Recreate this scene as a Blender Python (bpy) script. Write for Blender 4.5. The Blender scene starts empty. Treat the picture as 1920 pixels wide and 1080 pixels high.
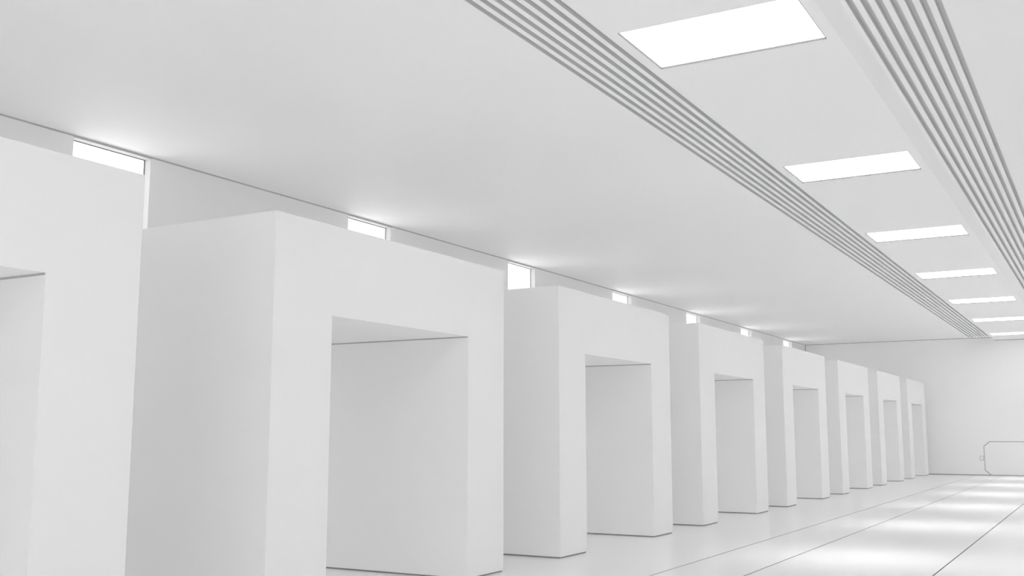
import bpy, bmesh, math
S = bpy.context.scene
COL = S.collection

# ------------------------------------------------------------------ dimensions (metres)
CAM_Z, YAW, PITCH, FPX = 3.0, 0.5210, 0.1393, 1943.04
XW, XR = -20.65, 10.11          # left and right wall planes
YF, YB = 82.64, -25.0           # end wall, back wall
ZC = 9.949                      # ceiling
XM = -5.272                     # middle axis of the hall
PAN_Z = 9.717                   # underside of the dropped middle panel
ARCH_X, ARCH_D = -11.776, 5.2   # front plane and depth of the portals
ARCH_Y0, ARCH_P, ARCH_W = 2.474, 10.195, 7.471
ARCH_H, OPEN_H, POST = 6.665, 5.051, 1.487
WIN_Y0, WIN_P, WIN_W = 15.33, 10.163, 2.28
WIN_TOP, WIN_SILL, WIN_D = 9.886, 0.9, 0.21
LX0, LX1, LY0, LP, LW = -6.815, -3.79, 15.464, 10.257, 2.014
SHADE_H = 0.05  # height of the painted shade strip under the ceiling

# ------------------------------------------------------------------ materials
def paint(name, val, rough=0.6, spec=0.3, var=0.012, scale=0.35):
    m = bpy.data.materials.new(name); m.use_nodes = True
    nt = m.node_tree; b = nt.nodes['Principled BSDF']
    tc = nt.nodes.new('ShaderNodeTexCoord'); n = nt.nodes.new('ShaderNodeTexNoise')
    n.inputs['Scale'].default_value = scale; n.inputs['Detail'].default_value = 3
    nt.links.new(tc.outputs['Object'], n.inputs['Vector'])
    r = nt.nodes.new('ShaderNodeMapRange')
    r.inputs['To Min'].default_value = val - var; r.inputs['To Max'].default_value = val + var
    nt.links.new(n.outputs['Fac'], r.inputs['Value'])
    c = nt.nodes.new('ShaderNodeCombineColor')
    for k in range(3): nt.links.new(r.outputs['Result'], c.inputs[k])
    nt.links.new(c.outputs['Color'], b.inputs['Base Color'])
    b.inputs['Roughness'].default_value = rough
    b.inputs['Specular IOR Level'].default_value = spec
    return m

def glow(name, strength, base=0.8):
    m = bpy.data.materials.new(name); m.use_nodes = True
    b = m.node_tree.nodes['Principled BSDF']
    b.inputs['Base Color'].default_value = (base, base, base, 1)
    b.inputs['Emission Color'].default_value = (1, 1, 1, 1)
    b.inputs['Emission Strength'].default_value = strength
    return m

M_WALL = paint('white wall paint', 0.915)
M_END = paint('satin end wall', 0.935, rough=0.38, spec=0.6)
M_CEIL = paint('white ceiling paint', 0.96)
M_ARCH = paint('white plaster', 0.915, var=0.008)
M_FLOOR = paint('polished white floor', 0.955, rough=0.22, spec=0.5, var=0.004, scale=0.2)
M_GROOVE_SHADE = paint('groove shade grey', 0.74)  # grey puts the recess shade of the grooves into the colour
M_CONTACT = paint('grey contact shade', 0.34)  # paints contact shade at the portal feet and end wall base
M_JOINT_D = paint('dark floor joint', 0.10)
M_SEAM_SHADE = paint('pale grey seam and crease shade', 0.50)  # door seam grey, also paints crease shade on strips
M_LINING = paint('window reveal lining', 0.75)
M_GASKET = paint('window gasket', 0.16)
M_LIP = paint('light panel lip', 0.13, var=0.004)
M_FRAME = paint('white window lining', 0.9)
M_DIFF = glow('ceiling light diffuser', 4.8)
M_PANE = glow('daylit frosted pane', 1.1)
M_FILL_SIDE = glow('added side fill pane', 0.2)  # glow of the added right-wall panes, an unseen fill source
M_FILL_FAR = glow('added far side fill pane', 0.72)  # stronger glow for the added panes towards the far end
M_FILL_BACK = glow('added back fill pane', 0.7)  # glow of the added back-wall pane, an unseen fill source

# ------------------------------------------------------------------ mesh helpers
def new_bm(): return bmesh.new()

def box(bm, x0, x1, y0, y1, z0, z1):
    v = [bm.verts.new(p) for p in [(x0,y0,z0),(x1,y0,z0),(x1,y1,z0),(x0,y1,z0),(x0,y0,z1),(x1,y0,z1),(x1,y1,z1),(x0,y1,z1)]]
    for f in [(3,2,1,0),(4,5,6,7),(0,1,5,4),(1,2,6,5),(2,3,7,6),(3,0,4,7)]:
        bm.faces.new([v[i] for i in f])

def lit_box(bm, x0, x1, y0, y1, z0, z1, normal):
    """box whose one face (the diffusing front) takes material slot 1"""
    box(bm, x0, x1, y0, y1, z0, z1); bm.normal_update()
    for f in bm.faces:
        if sum(f.normal[i]*normal[i] for i in range(3)) > 0.9: f.material_index = 1

def quad(bm, pts): bm.faces.new([bm.verts.new(p) for p in pts])

def obj(name, bm, mat, parent=None, loc=(0, 0, 0)):
    if loc != (0, 0, 0):
        bmesh.ops.translate(bm, vec=(-loc[0], -loc[1], -loc[2]), verts=bm.verts)
    me = bpy.data.meshes.new(name); bm.to_mesh(me); bm.free()
    for mm in (mat if isinstance(mat, tuple) else (mat,)): me.materials.append(mm)
    o = bpy.data.objects.new(name, me); COL.objects.link(o)
    o.location = loc
    if parent is not None: o.parent = parent
    return o

def struct(name, bm, mat, parent=None, loc=(0, 0, 0)):
    o = obj(name, bm, mat, parent, loc)
    if parent is None: o['kind'] = 'structure'
    return o

def tag(o, label, cat, group=None):
    o['label'] = label; o['category'] = cat
    if group: o['group'] = group
    return o

def empty(name, loc):
    o = bpy.data.objects.new(name, None); COL.objects.link(o); o.location = loc
    o.empty_display_size = 0.3
    return o

# ------------------------------------------------------------------ floor
JW = 0.032
joints = [XM - 3.468, XM - 1.726, XM + 1.752, XM + 3.48]
xs = [XW - 0.3]
bm = new_bm()
prev = XW - 0.3
for j in joints:
    box(bm, prev, j - JW/2, YB, YF, -0.25, 0.0); prev = j + JW/2
box(bm, prev, XR + 0.3, YB, YF, -0.25, 0.0)
floor = struct('floor', bm, M_FLOOR)
for j in joints:
    bm = new_bm(); box(bm, j - JW/2, j + JW/2, YB, YF, -0.25, -0.004)
    obj('floor_joint', bm, M_JOINT_D, floor)

# ------------------------------------------------------------------ ceiling with two groups of seven grooves
GW, GP, GD = 0.108, 0.2073, 0.105
left_g = [-8.624 + i*GP*1.0 + 0.0 for i in range(7)]
left_g = [-8.626 + i*0.2087 for i in range(7)]
right_g = [2*XM - g - GW for g in reversed(left_g)]
gro = left_g + right_g
bm = new_bm(); prev = XW
for g in gro:
    box(bm, prev, g, YB, YF, ZC, ZC + 0.4); prev = g + GW
box(bm, prev, XR, YB, YF, ZC, ZC + 0.4)
ceiling = struct('ceiling', bm, M_CEIL)
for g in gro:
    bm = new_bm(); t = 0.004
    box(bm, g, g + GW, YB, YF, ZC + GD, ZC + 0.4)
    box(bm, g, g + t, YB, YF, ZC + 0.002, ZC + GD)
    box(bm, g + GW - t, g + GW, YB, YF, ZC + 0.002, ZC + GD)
    obj('groove', bm, M_GROOVE_SHADE, ceiling)

# dropped middle panel with chamfered sides and light openings
PB0, PB1 = XM - 1.688, XM + 1.688
PT0, PT1 = PB0 - 0.232, PB1 + 0.232
lights_k = list(range(-3, 7))
bm = new_bm()
ys = [YB]
for k in lights_k: ys += [LY0 + k*LP, LY0 + k*LP + LW]
ys.append(YF)
for i in range(len(ys) - 1):
    a, b = ys[i], ys[i+1]
    quad(bm, [(PB0,a,PAN_Z),(PB0,b,PAN_Z),(LX0,b,PAN_Z),(LX0,a,PAN_Z)])
    quad(bm, [(LX1,a,PAN_Z),(LX1,b,PAN_Z),(PB1,b,PAN_Z),(PB1,a,PAN_Z)])
    if i % 2 == 0:
        quad(bm, [(LX0,a,PAN_Z),(LX0,b,PAN_Z),(LX1,b,PAN_Z),(LX1,a,PAN_Z)])
quad(bm, [(PT0,YB,ZC),(PT0,YF,ZC),(PB0,YF,PAN_Z),(PB0,YB,PAN_Z)])
quad(bm, [(PB1,YB,PAN_Z),(PB1,YF,PAN_Z),(PT1,YF,ZC),(PT1,YB,ZC)])
bmesh.ops.remove_doubles(bm, verts=bm.verts, dist=1e-5)
obj('dropped_panel', bm, M_CEIL, ceiling)

# ------------------------------------------------------------------ ceiling lights
ORD = {0: 'largest and nearest ceiling light panel, cut off by the top edge of the photo',
       1: 'second ceiling light panel from the camera, wide white rectangle',
       2: 'third ceiling light panel from the camera, in the middle of the visible row',
       3: 'fourth ceiling light panel from the camera, beyond the middle one',
       4: 'fifth ceiling light panel from the camera, a thin white strip',
       5: 'last but one ceiling light panel before the end wall',
       6: 'farthest ceiling light panel, a sliver right against the end wall',
       -1: 'lit ceiling panel directly before the nearest visible one, overhead of the camera',
       -2: 'lit ceiling panel just behind the camera', -3: 'lit ceiling panel nearest the back wall'}
def make_light():
    r = empty('ceiling_light', (0, 0, 0))
    w, l, h, t = (LX1 - LX0), LW, 0.030, 0.012
    bm = new_bm()
    for a in [(-w/2, -w/2+t, -l/2, l/2), (w/2-t, w/2, -l/2, l/2), (-w/2+t, w/2-t, -l/2, -l/2+t), (-w/2+t, w/2-t, l/2-t, l/2)]:
        box(bm, a[0], a[1], a[2], a[3], 0.0, 0.09)
    obj('frame', bm, M_LIP, r)
    bm = new_bm(); lit_box(bm, -w/2+t, w/2-t, -l/2+t, l/2-t, h, 0.08, (0, 0, -1))
    obj('diffuser', bm, (M_FRAME, M_DIFF), r)
    return r
LIGHT_POWER = 32
proto = make_light()
for k in lights_k:
    if k == lights_k[0]: r = proto; kids = list(proto.children)
    else:
        r = proto.copy(); COL.objects.link(r)
        for ch in kids:
            c = ch.copy(); COL.objects.link(c); c.parent = r
    r.location = ((LX0+LX1)/2, LY0 + k*LP + LW/2, PAN_Z)
    tag(r, ORD[k], 'ceiling light', 'ceiling light panels in a row')
    # the directional part of the fixture's light (a louvred downlight)
    L = bpy.data.lights.new('louvred_lamp', 'AREA'); L.shape = 'RECTANGLE'
    L.size = 2.9; L.size_y = 1.9; L.energy = LIGHT_POWER; L.spread = math.radians(42)
    lo = bpy.data.objects.new('lamp', L); COL.objects.link(lo)
    lo.location = (0, 0, 0.022); lo.parent = r

# ------------------------------------------------------------------ left wall with window openings
win_k = list(range(-3, 7))
def side_wall(name, x_in, x_out):
    bm = new_bm(); prev = YB
    xa, xb = min(x_in, x_out), max(x_in, x_out)
    top = ZC - SHADE_H
    for k in win_k:
        a = WIN_Y0 + k*WIN_P; b = a + WIN_W
        box(bm, xa, xb, prev, a, 0, top)
        box(bm, xa, xb, a, b, 0, WIN_SILL); box(bm, xa, xb, a, b, WIN_TOP, top)
        prev = b
    box(bm, xa, xb, prev, YF, 0, top)
    return struct(name, bm, M_WALL)
side_wall('wall_left', XW, XW - 0.35)
bm = new_bm()
RZ0, RZ1 = 0.5, 4.0
box(bm, XR, XR+0.35, YB, YF, 0, RZ0); box(bm, XR, XR+0.35, YB, YF, RZ1, ZC-SHADE_H)
RN = 21; RP = (YF-YB)/RN
for i in range(RN+1):
    c = min(max(YB + i*RP, YB+0.15), YF-0.15); box(bm, XR, XR+0.35, c-0.15, c+0.15, RZ0, RZ1)
struct('wall_right', bm, M_WALL)
n = 0
for k in win_k:
    n += 1
    a = WIN_Y0 + k*WIN_P; b = a + WIN_W; g = 0.034
    xg0, xg1 = XW-WIN_D-0.05, XW-WIN_D
    bm = new_bm()
    box(bm, xg0, xg1, a, a+g, WIN_SILL, WIN_TOP); box(bm, xg0, xg1, b-g, b, WIN_SILL, WIN_TOP)
    box(bm, xg0, xg1, a+g, b-g, WIN_TOP-g*0.8, WIN_TOP); box(bm, xg0, xg1, a+g, b-g, WIN_SILL, WIN_SILL+g)
    w = struct('window_%d' % n, bm, M_GASKET)
    bm = new_bm(); t = 0.008
    x0, x1 = XW-WIN_D, XW-0.001
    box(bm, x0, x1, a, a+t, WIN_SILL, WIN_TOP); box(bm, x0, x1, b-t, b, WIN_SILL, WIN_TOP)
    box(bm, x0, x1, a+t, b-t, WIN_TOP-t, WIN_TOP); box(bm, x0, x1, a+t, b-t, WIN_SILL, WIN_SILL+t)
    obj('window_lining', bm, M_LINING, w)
    bm = new_bm(); box(bm, XW-0.001, XW+0.004, a, b+0.02, WIN_TOP+0.001, ZC-SHADE_H)
    obj('head_shade', bm, M_SEAM_SHADE, w)  # grey paints the occlusion shade above the window head
    bm = new_bm(); lit_box(bm, XW-WIN_D-0.03, XW-WIN_D-0.008, a+g, b-g, WIN_SILL+g, WIN_TOP-g*0.8, (1, 0, 0))
    obj('pane', bm, (M_FRAME, M_PANE), w)
for i in range(RN):  # right-wall windows: unseen, added as fill to even out the light
    n += 1
    a = max(YB + i*RP, YB+0.0) + 0.15 + (0.15 if i == 0 else 0); b = YB + (i+1)*RP - 0.15 - (0.15 if i == RN-1 else 0); g = 0.03
    bm = new_bm()
    box(bm, XR+0.18, XR+0.26, a, a+g, RZ0, RZ1); box(bm, XR+0.18, XR+0.26, b-g, b, RZ0, RZ1)
    box(bm, XR+0.18, XR+0.26, a+g, b-g, RZ0, RZ0+g); box(bm, XR+0.18, XR+0.26, a+g, b-g, RZ1-g, RZ1)
    w = struct('window_%d' % n, bm, M_FRAME)
    bm = new_bm(); lit_box(bm, XR+0.2, XR+0.23, a+g, b-g, RZ0+g, RZ1-g, (-1, 0, 0))
    obj('pane', bm, (M_FRAME, M_FILL_FAR if a > 40 else M_FILL_SIDE), w)  # added fill pane of the unseen right wall

# grey strips that paint in the crease shade where walls, ceiling and panel meet
def crease_shade(i, *a):
    bm = new_bm(); box(bm, *a); return struct('crease_shade_%d' % i, bm, M_SEAM_SHADE)
crease_shade(1, XW-0.33, XW-0.012, YB, YF, ZC-SHADE_H, ZC)
crease_shade(2, XR+0.012, XR+0.33, YB, YF, ZC-SHADE_H, ZC)
crease_shade(3, XW, PT0, YF+0.012, YF+0.3, ZC-0.05, ZC)
crease_shade(4, PT1, XR, YF+0.012, YF+0.3, ZC-0.05, ZC)
crease_shade(5, PB0, PB1, YF-0.03, YF-0.001, PAN_Z-0.045, PAN_Z-0.001)
crease_shade(6, XW+0.001, XW+0.05, YF-0.05, YF-0.001, 0.0, ZC-0.05)

# ------------------------------------------------------------------ end wall and back wall
bm = new_bm()
box(bm, XW-0.35, XR+0.35, YF, YF+0.3, 0.055, ZC-0.05)
struct('wall_end', bm, M_END)
bm = new_bm(); box(bm, XW-0.35, XR+0.35, YF+0.012, YF+0.3, 0.0, 0.055)
struct('floor_shade_end', bm, M_CONTACT)  # grey strip painting the contact shade where end wall meets floor
bm = new_bm()
BX0, BX1, BZ0, BZ1 = XM-13.0, XM+13.0, 0.4, 9.3
box(bm, XW-0.35, BX0, YB-0.3, YB, 0, ZC); box(bm, BX1, XR+0.35, YB-0.3, YB, 0, ZC)
box(bm, BX0, BX1, YB-0.3, YB, 0, BZ0); box(bm, BX0, BX1, YB-0.3, YB, BZ1, ZC)
struct('wall_back', bm, M_WALL)
bm = new_bm()
for i in range(5):
    xx = BX0 + i*(BX1-BX0-0.06)/4; box(bm, xx, xx+0.06, YB-0.2, YB-0.12, BZ0, BZ1)
wb = struct('window_%d' % (n+1), bm, M_FRAME)  # unseen back window, added to fill the hall with even light
bm = new_bm(); lit_box(bm, BX0, BX1, YB-0.26, YB-0.21, BZ0, BZ1, (0, 1, 0))
obj('pane', bm, (M_FRAME, M_FILL_BACK), wb)  # added fill pane of the unseen back window

# ------------------------------------------------------------------ octagonal door in the end wall
def octa(hw, z0, z1, cx, cz):
    return [(-hw+cx, z0), (hw-cx, z0), (hw, z0+cz), (hw, z1-cz), (hw-cx, z1), (-hw+cx, z1), (-hw, z1-cz), (-hw, z0+cz)]
HWD = 2.885
def prism(bm, pts, y0, y1):
    f = [bm.verts.new((XM+p[0], y0, p[1])) for p in pts]; b = [bm.verts.new((XM+p[0], y1, p[1])) for p in pts]
    bm.faces.new(f); bm.faces.new(b[::-1]); N = len(pts)
    for i in range(N): bm.faces.new([f[i], b[i], b[(i+1) % N], f[(i+1) % N]])
inner = octa(HWD-0.055, 0.058, 2.375, 0.37, 0.33)
outer = octa(HWD, 0.0, 2.43, 0.395, 0.355)
bm = new_bm(); prism(bm, inner, YF-0.02, YF-0.0005)
door = struct('door_1', bm, M_END)
bm = new_bm(); N = 8
fi = [bm.verts.new((XM+p[0], YF-0.008, p[1])) for p in inner]; fo = [bm.verts.new((XM+p[0], YF-0.008, p[1])) for p in outer]
bi = [bm.verts.new((XM+p[0], YF-0.0005, p[1])) for p in inner]; bo = [bm.verts.new((XM+p[0], YF-0.0005, p[1])) for p in outer]
for i in range(N):
    j = (i+1) % N
    bm.faces.new([fo[i], fo[j], fi[j], fi[i]]); bm.faces.new([bo[i], bi[i], bi[j], bo[j]])
    bm.faces.new([fo[i], bo[i], bo[j], fo[j]]); bm.faces.new([fi[i], fi[j], bi[j], bi[i]])
obj('door_seal', bm, M_SEAM_SHADE, door)

# keypad beside the door
kp = empty('door_keypad', (-8.31, YF-0.0, 1.06))
bm = new_bm(); box(bm, -0.125, 0.125, -0.02, 0.0, 0, 0.33); obj('back_plate', bm, paint('keypad grey', 0.6), kp)
bm = new_bm(); box(bm, -0.085, 0.085, -0.05, -0.02, 0.045, 0.29)
bmesh.ops.bevel(bm, geom=bm.edges[:], offset=0.012, segments=2, affect='EDGES'); obj('cover', bm, M_WALL, kp)
tag(kp, 'small grey control box on the end wall at the left edge of the octagonal door', 'control box')

# ------------------------------------------------------------------ the row of portals
ARCH_LABEL = ['nearest white portal, cut off by the left edge of the photo',
 'second white portal from the camera, the largest one seen whole, with a wide opening',
 'third white portal from the camera, just beyond the largest one',
 'fourth white portal from the camera, fifth from the end wall',
 'fourth white portal counted from the end wall, in the farther half of the row',
 'third white portal counted from the end wall',
 'last but one white portal before the end wall',
 'last and smallest white portal, standing next to the end wall']
def make_portal():
    r = empty('portal', (0, 0, 0))
    W, P, D, H, O, b = ARCH_W, POST, ARCH_D, ARCH_H, OPEN_H, 0.035
    bm = new_bm()
    # one continuous U-shaped solid: outline in (y, z), extruded in x
    out = [(0, b), (P, b), (P, O), (W-P, O), (W-P, b), (W, b), (W, H), (0, H)]
    f = [bm.verts.new((0, y, z)) for y, z in out]; k = [bm.verts.new((-D, y, z)) for y, z in out]
    # front and back as three quads each
    def cap(v, flip):
        a = bm.verts.new((v[0].co.x, P, H)); c = bm.verts.new((v[0].co.x, W-P, H))
        for q in ([v[0], v[1], v[2], a, v[7]], [v[2], v[3], c, a], [v[3], v[4], v[5], v[6], c]):
            bm.faces.new(q[::-1] if flip else q)
        return a, c
    a0, c0 = cap(f, False); a1, c1 = cap(k, True)
    ring_f = [f[0], f[1], f[2], f[3], f[4], f[5], f[6], c0, a0, f[7]]
    ring_k = [k[0], k[1], k[2], k[3], k[4], k[5], k[6], c1, a1, k[7]]
    for i in range(10):
        j = (i+1) % 10
        bm.faces.new([ring_f[i], ring_k[i], ring_k[j], ring_f[j]])
    bmesh.ops.recalc_face_normals(bm, faces=bm.faces)
    obj('portal_frame', bm, M_ARCH, r)
    for y0, y1 in ((0, P), (W-P, W)):
        bm = new_bm(); s = 0.025
        box(bm, -D+s, -s, y0+s, y1-s, 0, b); obj('base_shade', bm, M_CONTACT, r)  # recessed strip, its grey paints the contact shade at the foot
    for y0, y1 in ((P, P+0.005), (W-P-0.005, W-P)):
        bm = new_bm(); box(bm, -D+0.02, -0.02, y0, y1, O-0.028, O); obj('soffit_shade', bm, M_SEAM_SHADE, r)  # grey strip painted for the crease shade under the soffit
    return r
pp = make_portal(); pk = list(pp.children)
for i in range(8):
    if i == 0: r = pp
    else:
        r = pp.copy(); COL.objects.link(r)
        for ch in pk:
            c = ch.copy(); COL.objects.link(c); c.parent = r
    r.location = (ARCH_X, ARCH_Y0 + i*ARCH_P, 0)
    tag(r, ARCH_LABEL[i], 'portal', 'white portals along the left side')

# ------------------------------------------------------------------ world, camera, view
w = bpy.data.worlds.new('World'); S.world = w; w.use_nodes = True
w.node_tree.nodes['Background'].inputs['Color'].default_value = (1, 1, 1, 1)
w.node_tree.nodes['Background'].inputs['Strength'].default_value = 1.0
cam = bpy.data.cameras.new('camera'); co = bpy.data.objects.new('camera', cam); COL.objects.link(co)
cam.sensor_width = 36.0; cam.lens = FPX/1920*36.0; cam.clip_end = 500; cam.clip_start = 0.05
co.location = (0, 0, CAM_Z); co.rotation_euler = (math.pi/2 + PITCH, 0, YAW)
S.camera = co
S.view_settings.view_transform = 'Standard'; S.view_settings.look = 'None'
S.view_settings.exposure = 0.06; S.view_settings.gamma = 1.0; S.view_settings.use_curve_mapping = False
S.cycles.max_bounces = 14; S.cycles.diffuse_bounces = 14; S.cycles.glossy_bounces = 4
S.cycles.use_denoising = True
S.cycles.use_adaptive_sampling = True; S.cycles.adaptive_threshold = 0.1; S.cycles.adaptive_min_samples = 12
S.cycles.caustics_reflective = False; S.cycles.caustics_refractive = False
